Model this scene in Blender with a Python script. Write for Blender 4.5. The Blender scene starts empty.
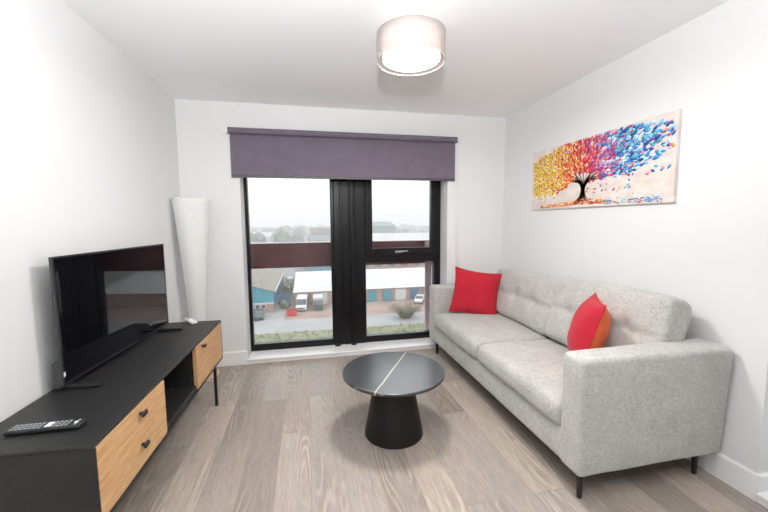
import bpy, bmesh, math, random
from mathutils import Vector, Matrix, Euler, noise
random.seed(7)
PI = math.pi
SC = bpy.context.scene
COL = SC.collection

# ------------------------------------------------------------------ materials
def mat(name, color=(.8, .8, .8), rough=.6, metal=0., spec=.5, emit=None, estr=0., coat=0., sheen=0.):
    m = bpy.data.materials.new(name); m.use_nodes = True
    b = m.node_tree.nodes['Principled BSDF']
    b.inputs['Base Color'].default_value = (*color, 1)
    b.inputs['Roughness'].default_value = rough
    b.inputs['Metallic'].default_value = metal
    b.inputs['Specular IOR Level'].default_value = spec
    b.inputs['Coat Weight'].default_value = coat
    b.inputs['Sheen Weight'].default_value = sheen
    if emit:
        b.inputs['Emission Color'].default_value = (*emit, 1); b.inputs['Emission Strength'].default_value = estr
    return m

def nd(m, t, **kw):
    n = m.node_tree.nodes.new(t)
    for k, v in kw.items(): setattr(n, k, v)
    return n
def lk(m, a, b): m.node_tree.links.new(a, b)
def bsdf(m): return m.node_tree.nodes['Principled BSDF']
def ramp(m, fac, stops):
    r = nd(m, 'ShaderNodeValToRGB'); e = r.color_ramp.elements
    while len(e) < len(stops): e.new(.5)
    for i, (p, c) in enumerate(stops): e[i].position = p; e[i].color = (*c, 1)
    lk(m, fac, r.inputs['Fac']); return r.outputs['Color']
def coords(m, scale=(1, 1, 1), rot=(0, 0, 0), loc=(0, 0, 0)):
    t = nd(m, 'ShaderNodeTexCoord'); mp = nd(m, 'ShaderNodeMapping')
    mp.inputs['Scale'].default_value = scale; mp.inputs['Rotation'].default_value = rot; mp.inputs['Location'].default_value = loc
    lk(m, t.outputs['Object'], mp.inputs['Vector']); return mp.outputs['Vector']
def noise_tex(m, vec, scale, detail=4, rough=.5, dist=0.):
    n = nd(m, 'ShaderNodeTexNoise'); n.inputs['Scale'].default_value = scale; n.inputs['Detail'].default_value = detail
    n.inputs['Roughness'].default_value = rough; n.inputs['Distortion'].default_value = dist
    lk(m, vec, n.inputs['Vector']); return n.outputs['Fac']
def mix(m, fac, a, b, mode='MIX'):
    n = nd(m, 'ShaderNodeMix', data_type='RGBA', blend_type=mode)
    for s, v in ((n.inputs['Factor'], fac), (n.inputs[6], a), (n.inputs[7], b)):
        if hasattr(v, 'default_value') or hasattr(v, 'is_linked'): lk(m, v, s)
        elif isinstance(v, tuple): s.default_value = (*v, 1)
        else: s.default_value = v
    return n.outputs[2]
def bump(m, h, strength=.2, dist=.01):
    b = nd(m, 'ShaderNodeBump'); b.inputs['Strength'].default_value = strength; b.inputs['Distance'].default_value = dist
    lk(m, h, b.inputs['Height']); lk(m, b.outputs['Normal'], bsdf(m).inputs['Normal'])
def math_n(m, op, a, b=None):
    n = nd(m, 'ShaderNodeMath', operation=op)
    for i, v in enumerate((a, b)):
        if v is None: continue
        if isinstance(v, (int, float)): n.inputs[i].default_value = v
        else: lk(m, v, n.inputs[i])
    return n.outputs[0]

def speckle(name, c1, c2, scale, rough=.8, detail=3, bmp=0., **kw):
    m = mat(name, c1, rough, **kw)
    f = noise_tex(m, coords(m), scale, detail)
    lk(m, ramp(m, f, [(.35, c1), (.65, c2)]), bsdf(m).inputs['Base Color'])
    if bmp: bump(m, f, bmp, .003)
    return m

def m_paint(name, c):
    m = mat(name, c, .55, spec=.3)
    f = noise_tex(m, coords(m), 220, 2)
    bump(m, f, .03, .001)
    return m
M = {}
M['wall'] = m_paint('wall_paint', (.745, .745, .747))
M['ceil'] = m_paint('ceiling_paint', (.90, .90, .90))
M['skirt'] = mat('skirting_gloss', (.88, .875, .87), .3)
M['sill'] = mat('sill_gloss', (.92, .93, .93), .25)

def floor_mat():
    m = mat('oak_planks', rough=.42, spec=.4)
    v = coords(m, rot=(0, 0, PI / 2))
    br = nd(m, 'ShaderNodeTexBrick'); br.offset = .37; br.offset_frequency = 2
    for k, x in (('Scale', 1), ('Mortar Size', .0009), ('Mortar Smooth', .3), ('Brick Width', 1.25), ('Row Height', .178), ('Bias', 0)):
        br.inputs[k].default_value = x
    br.inputs['Color1'].default_value = (0, 0, 0, 1); br.inputs['Color2'].default_value = (1, 1, 1, 1); br.inputs['Mortar'].default_value = (.5, .5, .5, 1)
    lk(m, v, br.inputs['Vector'])
    sep = nd(m, 'ShaderNodeSeparateColor'); lk(m, br.outputs['Color'], sep.inputs['Color']); pr = sep.outputs[0]
    # shift the grain of every plank
    cmb = nd(m, 'ShaderNodeCombineXYZ')
    lk(m, math_n(m, 'MULTIPLY', pr, 37.), cmb.inputs[0]); lk(m, math_n(m, 'MULTIPLY', pr, 11.), cmb.inputs[1])
    add = nd(m, 'ShaderNodeVectorMath', operation='ADD'); lk(m, coords(m), add.inputs[0]); lk(m, cmb.outputs[0], add.inputs[1])
    def sc(x, y):
        mp = nd(m, 'ShaderNodeMapping'); mp.inputs['Scale'].default_value = (x, y, 1); lk(m, add.outputs[0], mp.inputs['Vector']); return mp.outputs['Vector']
    fine = noise_tex(m, sc(95, 3.2), 1.0, 5, .65, .3)
    warp = noise_tex(m, sc(4.5, .55), 1.0, 2, .5, .2)
    ringp = math_n(m, 'MULTIPLY', warp, 26.)
    ring = math_n(m, 'ABSOLUTE', math_n(m, 'SUBTRACT', math_n(m, 'FRACT', ringp), .5))
    mask = ramp(m, noise_tex(m, sc(5, 1.1), 1.0, 3), [(.45, (0, 0, 0)), (.62, (1, 1, 1))])
    blotch = noise_tex(m, sc(2.2, .8), 1.0, 4, .6)
    pores = noise_tex(m, sc(210, 14), 1.0, 2, .5)
    base = ramp(m, pr, [(0., (.265, .218, .182)), (.25, (.385, .345, .308)), (.45, (.30, .255, .22)), (.62, (.45, .385, .325)), (.8, (.335, .298, .268)), (1., (.39, .34, .30))])
    g = ramp(m, fine, [(.3, (.8, .785, .77)), (.55, (1, 1, 1)), (.75, (1.1, 1.1, 1.1))])
    c = mix(m, .9, base, g, 'MULTIPLY')
    w = ramp(m, ring, [(0., (1.28, 1.28, 1.29)), (.12, (1.12, 1.12, 1.12)), (.2, (.92, .91, .90)), (.5, (.82, .80, .78))])
    c = mix(m, math_n(m, 'MULTIPLY', mask, .95), c, mix(m, 1., c, w, 'MULTIPLY'))
    c = mix(m, .8, c, ramp(m, pores, [(.35, (.84, .83, .82)), (.55, (1.02, 1.02, 1.02)), (.75, (1.1, 1.1, 1.1))]), 'MULTIPLY')
    bl = ramp(m, blotch, [(.3, (.84, .84, .85)), (.7, (1.13, 1.12, 1.11))])
    c = mix(m, 1., c, bl, 'MULTIPLY')
    c = mix(m, br.outputs['Fac'], c, (.16, .135, .115))
    lk(m, c, bsdf(m).inputs['Base Color'])
    bump(m, fine, .08, .002)
    return m
M['floor'] = floor_mat()

def oak_mat():
    m = mat('oak_veneer', rough=.5, spec=.35)
    v = coords(m, scale=(3, 7, 150))
    f = noise_tex(m, v, 1.0, 5, .6, .4)
    wv = nd(m, 'ShaderNodeTexWave'); wv.wave_type = 'BANDS'; wv.bands_direction = 'Z'
    for k, x in (('Scale', 9), ('Distortion', 6.), ('Detail', 2), ('Detail Scale', .8)): wv.inputs[k].default_value = x
    lk(m, coords(m, scale=(1, .35, 1)), wv.inputs['Vector'])
    c = ramp(m, f, [(.3, (.40, .215, .095)), (.5, (.54, .32, .155)), (.72, (.64, .41, .22))])
    w = ramp(m, wv.outputs['Fac'], [(0, (.86, .84, .8)), (.5, (1, 1, 1)), (1, (1.06, 1.05, 1.04))])
    lk(m, mix(m, .35, c, w, 'MULTIPLY'), bsdf(m).inputs['Base Color'])
    return m
M['oak'] = oak_mat()
M['unit'] = speckle('black_laminate', (.012, .0115, .0115), (.016, .0155, .0155), 60, .45, bmp=.03, spec=.4)
M['unit_in'] = mat('black_inside', (.012, .012, .012), .6)
M['blackmetal'] = mat('black_metal', (.012, .012, .013), .4)
M['frame'] = mat('black_aluminium', (.006, .006, .007), .28, spec=.3)
M['tvplastic'] = mat('tv_plastic', (.012, .012, .013), .38)
M['tvgrey'] = mat('tv_grey_plastic', (.045, .045, .047), .5)
M['screen'] = mat('screen_glass', (.004, .004, .005), .035, spec=.6)
M['white'] = mat('white_plastic', (.82, .82, .82), .35)
M['buttons'] = mat('grey_rubber', (.3, .33, .34), .5)
M['steel'] = mat('satin_steel', (.6, .6, .6), .3, 1.)

def fabric(name, c1, c2, scale=420, bstr=.25, sheen=.3):
    m = mat(name, c1, .92, spec=.15, sheen=sheen)
    vx = noise_tex(m, coords(m, scale=(1, 1, .35)), scale * .55, 3, .7)
    vz = noise_tex(m, coords(m, scale=(.35, .35, 1)), scale * .55, 3, .7)
    big = noise_tex(m, coords(m), 9, 3)
    s = math_n(m, 'ADD', math_n(m, 'MULTIPLY', vx, .5), math_n(m, 'MULTIPLY', vz, .5))
    c = ramp(m, s, [(.36, c1), (.64, c2)])
    b = ramp(m, big, [(.3, (.93, .93, .93)), (.7, (1.07, 1.07, 1.07))])
    lk(m, mix(m, 1., c, b, 'MULTIPLY'), bsdf(m).inputs['Base Color'])
    bump(m, s, bstr, .002)
    return m
M['sofa'] = fabric('grey_chenille', (.32, .312, .296), (.52, .508, .484), 260, .15)
M['red'] = fabric('red_cotton', (.36, .012, .025), (.45, .02, .038), 700, .1, .1)
M['orange'] = fabric('orange_cotton', (.62, .10, .03), (.72, .15, .05), 700, .1, .1)
M['blind'] = fabric('mauve_blind', (.14, .118, .15), (.18, .155, .195), 900, .05, 0)
M['blindrail'] = mat('mauve_rail', (.085, .068, .085), .5)

def tabletop_mat(p1, p2, p3, p4):
    m = mat('black_marble', rough=.3, spec=.6, coat=.9)
    bsdf(m).inputs['Coat Roughness'].default_value = .22
    t = nd(m, 'ShaderNodeTexCoord'); sx = nd(m, 'ShaderNodeSeparateXYZ')
    n = noise_tex(m, coords(m), 9, 3); n2 = math_n(m, 'MULTIPLY', math_n(m, 'SUBTRACT', n, .5), .010)
    lk(m, t.outputs['Object'], sx.inputs[0])
    def line(a, b, w):
        dx, dy = b[0] - a[0], b[1] - a[1]; L = math.hypot(dx, dy); nx, ny = -dy / L, dx / L; k = -(nx * a[0] + ny * a[1])
        d = math_n(m, 'ADD', math_n(m, 'ADD', math_n(m, 'MULTIPLY', sx.outputs[0], nx), math_n(m, 'MULTIPLY', sx.outputs[1], ny)), k)
        d = math_n(m, 'ABSOLUTE', math_n(m, 'ADD', d, n2))
        mr = nd(m, 'ShaderNodeMapRange'); mr.inputs[1].default_value = 0; mr.inputs[2].default_value = w; mr.inputs[3].default_value = 1; mr.inputs[4].default_value = 0
        lk(m, d, mr.inputs[0]); return mr.outputs[0]
    a = line(p1, p2, .006); b = line(p3, p4, .004)
    # second vein only on the near side of the first
    cl = noise_tex(m, coords(m), 2.2, 5, .6)
    c = ramp(m, cl, [(.35, (.018, .022, .025)), (.75, (.045, .052, .057))])
    c = mix(m, math_n(m, 'MULTIPLY', b, .45), c, (.45, .36, .26))
    c = mix(m, math_n(m, 'MULTIPLY', a, .85), c, (.72, .64, .54))
    lk(m, c, bsdf(m).inputs['Base Color'])
    return m

def glass_mat(name, tint=(1, 1, 1), ior=1.5):
    m = bpy.data.materials.new(name); m.use_nodes = True; nt = m.node_tree; nt.nodes.clear()
    o = nd(m, 'ShaderNodeOutputMaterial'); mx = nd(m, 'ShaderNodeMixShader'); tr = nd(m, 'ShaderNodeBsdfTransparent'); gl = nd(m, 'ShaderNodeBsdfGlossy')
    fr = nd(m, 'ShaderNodeFresnel'); fr.inputs[0].default_value = ior
    tr.inputs[0].default_value = (*tint, 1); gl.inputs['Roughness'].default_value = 0.01
    lk(m, fr.outputs[0], mx.inputs[0]); lk(m, tr.outputs[0], mx.inputs[1]); lk(m, gl.outputs[0], mx.inputs[2]); lk(m, mx.outputs[0], o.inputs[0])
    return m
M['glass'] = glass_mat('clear_glass', (.97, .98, .98))

def sheer(name, col, transp, trans=.5):
    m = bpy.data.materials.new(name); m.use_nodes = True; nt = m.node_tree; nt.nodes.clear()
    o = nd(m, 'ShaderNodeOutputMaterial'); tr = nd(m, 'ShaderNodeBsdfTransparent'); df = nd(m, 'ShaderNodeBsdfDiffuse'); tl = nd(m, 'ShaderNodeBsdfTranslucent')
    df.inputs[0].default_value = (*col, 1); tl.inputs[0].default_value = (*col, 1)
    a = nd(m, 'ShaderNodeMixShader'); a.inputs[0].default_value = trans; lk(m, df.outputs[0], a.inputs[1]); lk(m, tl.outputs[0], a.inputs[2])
    b = nd(m, 'ShaderNodeMixShader'); b.inputs[0].default_value = transp; lk(m, a.outputs[0], b.inputs[1]); lk(m, tr.outputs[0], b.inputs[2])
    lk(m, b.outputs[0], o.inputs[0]); return m
M['organza'] = sheer('organza', (.60, .55, .54), .45, .45)
M['paper'] = sheer('lamp_fabric', (.93, .93, .92), .12, .35)
M['lampglow'] = mat('lit_diffuser', (.9, .9, .9), .5, emit=(1, .93, .84), estr=5.)
M['lampdrum'] = mat('lit_inner_shade', (.9, .88, .85), .6, emit=(1, .88, .76), estr=.8)
M['trimtape'] = mat('shade_trim', (.62, .58, .55), .5)
M['lightwood'] = speckle('light_birch', (.6, .42, .28), (.68, .5, .34), 20, .5)

# ------------------------------------------------------------------ mesh helpers
def new_obj(name, bm, m, parent=None, smooth=False, loc=None, rot=None):
    bmesh.ops.recalc_face_normals(bm, faces=bm.faces)
    me = bpy.data.meshes.new(name); bm.to_mesh(me); bm.free()
    o = bpy.data.objects.new(name, me); COL.objects.link(o)
    ms = m if isinstance(m, (list, tuple)) else [m]
    for x in ms: me.materials.append(x)
    if smooth:
        for p in me.polygons: p.use_smooth = True
    if parent: o.parent = parent
    if loc: o.location = loc
    if rot: o.rotation_euler = rot
    return o
def sharp_auto(o, ang=.7):
    me = o.data; bm = bmesh.new(); bm.from_mesh(me)
    for e in bm.edges:
        if len(e.link_faces) == 2 and e.calc_face_angle(0) > ang: e.smooth = False
    bm.to_mesh(me); bm.free(); return o
def tag(o, label, cat, group=None, kind=None):
    o['label'] = label; o['category'] = cat
    if group: o['group'] = group
    if kind: o['kind'] = kind
    return o
def empty(name, loc=(0, 0, 0), rz=0):
    o = bpy.data.objects.new(name, None); COL.objects.link(o); o.location = loc; o.rotation_euler = (0, 0, rz); o.empty_display_size = .05
    return o
def B(): return bmesh.new()
def add_box(bm, x0, x1, y0, y1, z0, z1, bev=0., seg=2, mi=0):
    vs = [bm.verts.new((x, y, z)) for x in (x0, x1) for y in (y0, y1) for z in (z0, z1)]
    fs = [bm.faces.new([vs[i] for i in q]) for q in ((0, 1, 3, 2), (4, 6, 7, 5), (0, 4, 5, 1), (2, 3, 7, 6), (0, 2, 6, 4), (1, 5, 7, 3))]
    for f in fs: f.material_index = mi
    if bev:
        es = list({e for f in fs for e in f.edges})
        bmesh.ops.bevel(bm, geom=es, offset=bev, segments=seg, affect='EDGES', profile=.5)
    return bm
def box(x0, x1, y0, y1, z0, z1, bev=0., seg=2): return add_box(B(), x0, x1, y0, y1, z0, z1, bev, seg)
def add_poly_prism(bm, pts, z0, z1):
    a = [bm.verts.new((x, y, z0)) for x, y in pts]; b = [bm.verts.new((x, y, z1)) for x, y in pts]; n = len(pts)
    bm.faces.new(a); bm.faces.new(b)
    for i in range(n): bm.faces.new((a[i], a[(i + 1) % n], b[(i + 1) % n], b[i]))
    return bm
def lathe(prof, n=48, bm=None, c=(0, 0), fn=None, close=True):
    bm = bm or B(); rings = []
    for r, z in prof:
        ring = []
        for i in range(n):
            a = 2 * PI * i / n; rr = r * (fn(a, z) if fn else 1)
            ring.append(bm.verts.new((c[0] + rr * math.cos(a), c[1] + rr * math.sin(a), z)))
        rings.append(ring)
    for a, b in zip(rings, rings[1:]):
        for i in range(n): bm.faces.new((a[i], a[(i + 1) % n], b[(i + 1) % n], b[i]))
    if close: bm.faces.new(rings[0]); bm.faces.new(rings[-1])
    return bm
def tube(bm, pts, r, n=8, r2=None):
    pts = [Vector(p) for p in pts]; rings = []
    for i, p in enumerate(pts):
        d = (pts[min(i + 1, len(pts) - 1)] - pts[max(i - 1, 0)]).normalized()
        up = Vector((0, 0, 1)) if abs(d.z) < .9 else Vector((1, 0, 0))
        s = d.cross(up).normalized(); t = s.cross(d)
        rr = r if r2 is None else r + (r2 - r) * i / (len(pts) - 1)
        rings.append([bm.verts.new(p + (s * math.cos(2 * PI * k / n) + t * math.sin(2 * PI * k / n)) * rr) for k in range(n)])
    for a, b in zip(rings, rings[1:]):
        for i in range(n): bm.faces.new((a[i], a[(i + 1) % n], b[(i + 1) % n], b[i]))
    bm.faces.new(rings[0]); bm.faces.new(rings[-1]); return bm
def rbox(size, r, n=10, deform=None, bm=None):
    """rounded box centred on the origin, gridded so that deform() can shape it"""
    bm = bm or B(); h = [s / 2 for s in size]
    def ticks(hh, k):
        e = [-hh + r * t for t in (0, .15, .35, .6, 1)]; inner = [-hh + r + (2 * hh - 2 * r) * i / k for i in range(1, k)]
        return e + inner + [-v for v in reversed(e)]
    T = [ticks(h[i], max(2, int(n * size[i] / max(size)))) for i in range(3)]
    cache = {}
    def V(p):
        key = tuple(round(c, 6) for c in p)
        if key in cache: return cache[key]
        inner = Vector([max(-h[i] + r, min(h[i] - r, p[i])) for i in range(3)])
        q = Vector(p); d = q - inner
        q = inner + d.normalized() * r if d.length > 1e-9 else q
        if deform: q = deform(q)
        v = bm.verts.new(q); cache[key] = v; return v
    for ax in range(3):
        a, b = [i for i in range(3) if i != ax]
        for s in (-1, 1):
            for i in range(len(T[a]) - 1):
                for j in range(len(T[b]) - 1):
                    q = []
                    for (u, w) in ((i, j), (i + 1, j), (i + 1, j + 1), (i, j + 1)):
                        p = [0, 0, 0]; p[ax] = s * h[ax]; p[a] = T[a][u]; p[b] = T[b][w]; q.append(V(p))
                    if len(set(q)) == 4: bm.faces.new(q)
    return bm

# ------------------------------------------------------------------ camera
f_px, yaw, pitch, roll = 356.7592625, math.radians(-12.0370905), math.radians(-5.4642731), math.radians(-.4659237)
CP = Vector((1.085813, -3.48260746, 1.33391139))
fwd = Vector((-math.sin(yaw) * math.cos(pitch), math.cos(yaw) * math.cos(pitch), math.sin(pitch)))
r0 = Vector((math.cos(yaw), math.sin(yaw), 0)); u0 = r0.cross(fwd)
rr = r0 * math.cos(roll) + u0 * math.sin(roll); uu = -r0 * math.sin(roll) + u0 * math.cos(roll)
cd = bpy.data.cameras.new('camera'); cam = bpy.data.objects.new('camera', cd); COL.objects.link(cam)
mw = Matrix((rr, uu, -fwd)).transposed().to_4x4(); mw.translation = CP; cam.matrix_world = mw
cd.sensor_width = 36; cd.lens = f_px / 768 * 36; cd.clip_start = .05; cd.clip_end = 5000
SC.camera = cam

# ------------------------------------------------------------------ room shell
W, H, YB = 3.138, 2.4, -6.2
WX0, WX1, WZ0, WZ1 = .497, 2.5, .03, 2.12      # main window opening
RY0, RY1 = -2.30, -3.0                         # side window opening
TH = .36
def struct(name, bm, m, parent=None, **k):
    o = new_obj(name, bm, m, parent, **k)
    if not parent: o['kind'] = 'structure'
    return o
lx = lambda y: .0225 * y                       # face of the left wall
struct('floor', box(-.5, W + .0, YB - .2, .0, -.12, 0), M['floor'])
struct('ceiling', box(-.5, W + TH, YB - .2, TH, H, H + .15), M['ceil'])
struct('wall_left', add_poly_prism(B(), [(0, .0), (lx(YB), YB), (-.5, YB), (-.5, .0)], 0, H), M['wall'])
bm = B()
add_box(bm, -.5, WX0, 0, TH, 0, H); add_box(bm, WX1, W + TH, 0, TH, 0, H)
add_box(bm, WX0, WX1, 0, TH, WZ1, H); add_box(bm, WX0, WX1, 0.0, TH, -.12, WZ0)
struct('wall_back', bm, M['wall'])
bm = B()
add_box(bm, W, W + TH, RY0, 0, 0, H); add_box(bm, W, W + TH, YB, RY1, 0, H)
add_box(bm, W, W + TH, RY1, RY0, WZ1, H); add_box(bm, W, W + TH, RY1, RY0, -.12, WZ0)
struct('wall_right', bm, M['wall'])
struct('wall_front', box(-.5, W + TH, YB - .2, YB, 0, H), M['wall'])

def skirting(name, pts):
    """pts: path along the wall face; the board stands on its left-hand side"""
    bm = B(); t, hh = .014, .132
    (x0, y0), (x1, y1) = pts; d = Vector((x1 - x0, y1 - y0, 0)); n = Vector((-d.y, d.x, 0)).normalized()
    prof = [(0, 0), (t, 0), (t, hh - .008), (t - .005, hh), (0, hh)]
    A = [bm.verts.new(Vector((x0, y0, z)) + n * q) for q, z in prof]; Bv = [bm.verts.new(Vector((x1, y1, z)) + n * q) for q, z in prof]
    bm.faces.new(A); bm.faces.new(Bv)
    for i in range(5): bm.faces.new((A[i], A[(i + 1) % 5], Bv[(i + 1) % 5], Bv[i]))
    return struct(name, bm, M['skirt'])
skirting('baseboard_back_left', ((WX0, 0), (0, 0)))
skirting('baseboard_back_right', ((W, 0), (WX1, 0)))
skirting('baseboard_right', ((W, RY0 - .014), (W, 0)))
skirting('baseboard_left', ((0, 0), (lx(YB), YB)))
skirting('baseboard_recess', ((W + .2, RY0), (W, RY0)))
skirting('baseboard_right_far', ((W, YB), (W, RY1)))

# main window: the sill, the black frame, glazing
s = struct('trim_1', box(WX0 + .001, WX1 - .001, -.018, .215, WZ0, .047, .004), M['sill'])
struct('trim_2', box(WX0 + .001, WX1 - .001, -.008, -.0005, 0, WZ0 - .001), M['skirt'])
GY = .2
win = empty('window_1', (0, 0, 0)); win['kind'] = 'structure'
fz0, fz1 = .047, WZ1
def fr(name, x0, x1, z0, z1, y0=GY, y1=GY + .07, m='frame', bev=.004, parent=win):
    return new_obj(name, box(x0, x1, y0, y1, z0, z1, bev), M[m], parent)
bm = B()
add_box(bm, WX0 + .001, .527, GY, GY + .07, fz0, fz1, .003)
add_box(bm, .527, 1.318, GY, GY + .07, fz0, .115, .003)
add_box(bm, .527, 1.318, GY, GY + .07, 2.05, fz1, .003)
add_box(bm, 2.432, WX1 - .001, GY - .01, GY + .07, fz0, fz1, .003)
add_box(bm, 1.60, 2.432, GY, GY + .07, fz0, .115, .003)
add_box(bm, 1.60, 2.432, GY, GY + .07, 2.05, fz1, .003)
add_box(bm, 1.60, 2.432, GY, GY + .07, .905, 1.0, .003)
new_obj('window_frame', bm, M['frame'], win)
# mullion: stepped cover profile between the two windows
bm = B()
add_box(bm, 1.318, 1.674, GY + .0, GY + .08, fz0, fz1, .004)
add_box(bm, 1.346, 1.415, GY - .018, GY + .001, fz0, fz1, .009, 3)
add_box(bm, 1.435, 1.500, GY - .012, GY + .001, fz0, fz1, .004)
add_box(bm, 1.512, 1.560, GY - .024, GY + .001, fz0, fz1, .012, 4)
add_box(bm, 1.575, 1.674, GY - .008, GY + .001, fz0, fz1, .004)
new_obj('window_mullion', bm, M['frame'], win)
for x in (1.362, 1.532):
    new_obj('mullion_foot', box(x - .028, x + .028, GY - .055, GY - .02, .0475, .068, .006), M['frame'], win)
# opening casement at the top right
bm = B()
y0, y1 = GY - .025, GY + .03
add_box(bm, 1.674, 1.745, y0, y1, .985, 2.08, .006); add_box(bm, 2.382, 2.44, y0, y1, .985, 2.08, .006)
add_box(bm, 1.745, 2.382, y0, y1, .985, 1.058, .006); add_box(bm, 1.745, 2.382, y0, y1, 2.02, 2.08, .006)
sash = new_obj('window_sash', bm, M['frame'], win)
bm = B(); add_box(bm, 1.985, 2.065, y0 - .012, y0, 1.008, 1.03, .003); add_box(bm, 2.0, 2.12, y0 - .03, y0 - .012, 1.018, 1.032, .004)
o = new_obj('window_handle', bm, M['steel'], sash); o['label'] = 'satin steel handle'
new_obj('glass_pane', box(1.745, 2.382, GY + .005, GY + .009, 1.058, 2.02), M['glass'], sash)
new_obj('glass_pane', box(.527, 1.318, GY + .035, GY + .039, .115, 2.05), M['glass'], win)
new_obj('glass_pane', box(1.674, 2.432, GY + .035, GY + .039, .115, .905), M['glass'], win)

# side window behind the right-hand edge of the picture
win2 = empty('window_2', (0, 0, 0)); win2['kind'] = 'structure'
struct('trim_3', box(W - .018, W + .215, RY1 + .001, RY0 - .001, WZ0, .047, .004), M['sill'])
struct('trim_4', box(W - .008, W - .0005, RY1 + .001, RY0 - .001, 0, WZ0 - .001), M['skirt'])
bm = B(); x0, x1 = W + .2, W + .27
add_box(bm, x0, x1, RY0 - .05, RY0 - .001, fz0, fz1); add_box(bm, x0, x1, RY1 + .001, RY1 + .05, fz0, fz1)
add_box(bm, x0, x1, RY1 + .05, RY0 - .05, fz0, .115); add_box(bm, x0, x1, RY1 + .05, RY0 - .05, 2.05, fz1)
new_obj('window_frame', bm, M['frame'], win2)
new_obj('glass_pane', box(x0 + .035, x0 + .039, RY1 + .05, RY0 - .05, .115, 2.05), M['glass'], win2)

# ------------------------------------------------------------------ roller blind
bl = empty('roller_blind', (1.5, -.035, 2.15)); tag(bl, 'dark mauve roller blind pulled part way down over the window', 'blind')
L = lambda o: setattr(o, 'matrix_parent_inverse', Matrix.Translation(-Vector(o.parent.location))) or o
bm = B(); tube(bm, [(.425, -.038, 2.148), (2.578, -.038, 2.148)], .027, 20)
o = L(new_obj('roller_tube', bm, M['blind'], bl, smooth=True)); sharp_auto(o)
L(new_obj('blind_fabric', box(.432, 2.572, -.0135, -.0115, 1.768, 2.15), M['blind'], bl))
L(new_obj('bottom_bar', box(.432, 2.572, -.019, -.006, 1.742, 1.768, .003), M['blindrail'], bl))
for x0, x1 in ((.408, .424), (2.579, 2.594)):
    L(new_obj('bracket', box(x0, x1, -.066, -.001, 2.12, 2.178, .004), M['white'], bl))
bm = B(); tube(bm, [(2.585, -.028, 2.13), (2.585, -.028, .62)], .0022, 6); tube(bm, [(2.601, -.05, 2.13), (2.601, -.05, .62)], .0022, 6)
pts = [(2.593 + .0085 * math.cos(a), -.039 + .011 * math.cos(a) * -1, .62 + .012 * math.sin(a)) for a in [PI + PI * i / 8 for i in range(9)]]
tube(bm, pts, .0022, 6)
L(new_obj('pull_chain', bm, M['white'], bl, smooth=True))

# ------------------------------------------------------------------ ceiling light
cx, cy = 1.665, -1.52
cl = empty('ceiling_light', (cx, cy, H)); tag(cl, 'round ceiling light with sheer outer drum shade, lit', 'ceiling light')
def shell(r, z0, z1, t=.002, n=64): return lathe([(r, z0), (r, z1), (r - t, z1), (r - t, z0), (r, z0)], n, close=False)
def C0(o): o.location = (0, 0, 0); return o
o = new_obj('ceiling_plate', lathe([(.001, -.001), (.06, -.001), (.058, -.03), (.001, -.03)], 32), M['white'], cl); sharp_auto(o)
o = new_obj('outer_shade', shell(.184, -.197, -.052), M['organza'], cl, smooth=True)
o = new_obj('inner_shade', shell(.157, -.188, -.062), M['lampdrum'], cl, smooth=True)
new_obj('light_block_cap', lathe([(.0005, -.064), (.1555, -.064), (.1555, -.061), (.0005, -.061)], 64), M['white'], cl)  # added unseen cap, keeps the drum's glow off the ceiling
o = new_obj('diffuser', lathe([(.0005, -.192), (.150, -.192), (.155, -.189), (.155, -.186), (.0005, -.186)], 64), M['lampglow'], cl)
for z in (-.199, -.054): new_obj('trim_ring', lathe([(.1855, z), (.1855, z + .004), (.1825, z + .004), (.1825, z), (.1855, z)], 64, close=False), M['trimtape'], cl, smooth=False)
for k in range(3):
    bm = B(); a = 2 * PI * k / 3 + .4; tube(bm, [(0.05 * math.cos(a), .05 * math.sin(a), -.028), (.182 * math.cos(a), .182 * math.sin(a), -.054)], .002, 6)
    new_obj('spoke', bm, M['trimtape'], cl)

# ------------------------------------------------------------------ floor lamp in the corner
fl = empty('floor_lamp', (.145, -.205, 0)); tag(fl, 'tall white fabric floor lamp flared at the top, standing in the corner', 'floor lamp')
o = new_obj('lamp_base', lathe([(.001, .0), (.142, .0), (.145, .004), (.145, .018), (.141, .022), (.001, .022)], 48), M['lightwood'], fl); sharp_auto(o)
prof = []
for i in range(41):
    t = i / 40; z = .16 + t * (1.54 - .16)
    prof.append((.064 + .078 * max(0, (t - .22) / .78) ** 1.25, z))
def twist(a, z): return 1 + .035 * abs(math.sin(2 * (a + .9 * z))) * min(1, (z - .1))
bm = lathe(prof, 72, fn=twist, close=False)
o = new_obj('lamp_shade', bm, M['paper'], fl, smooth=True)
md = o.modifiers.new('s', 'SOLIDIFY'); md.thickness = .002
bm = B(); tube(bm, [(0, 0, .02), (0, 0, .42)], .008, 10); new_obj('lamp_pole', bm, M['steel'], fl, smooth=True)
bm = B(); tube(bm, [(-.02, -.05, .03), (.04, -.15, .06), (.06, -.13, .02), (.12, -.145, .006), (.10, -.02, .005), (-.1, .18, .005)], .003, 6)
new_obj('power_cable', bm, M['white'], fl, smooth=True)

# ------------------------------------------------------------------ TV unit
UT, ULEN, UDEP, UB = .615, 1.525, .424, .325
ang = math.atan2(.053, 1.513)
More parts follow.
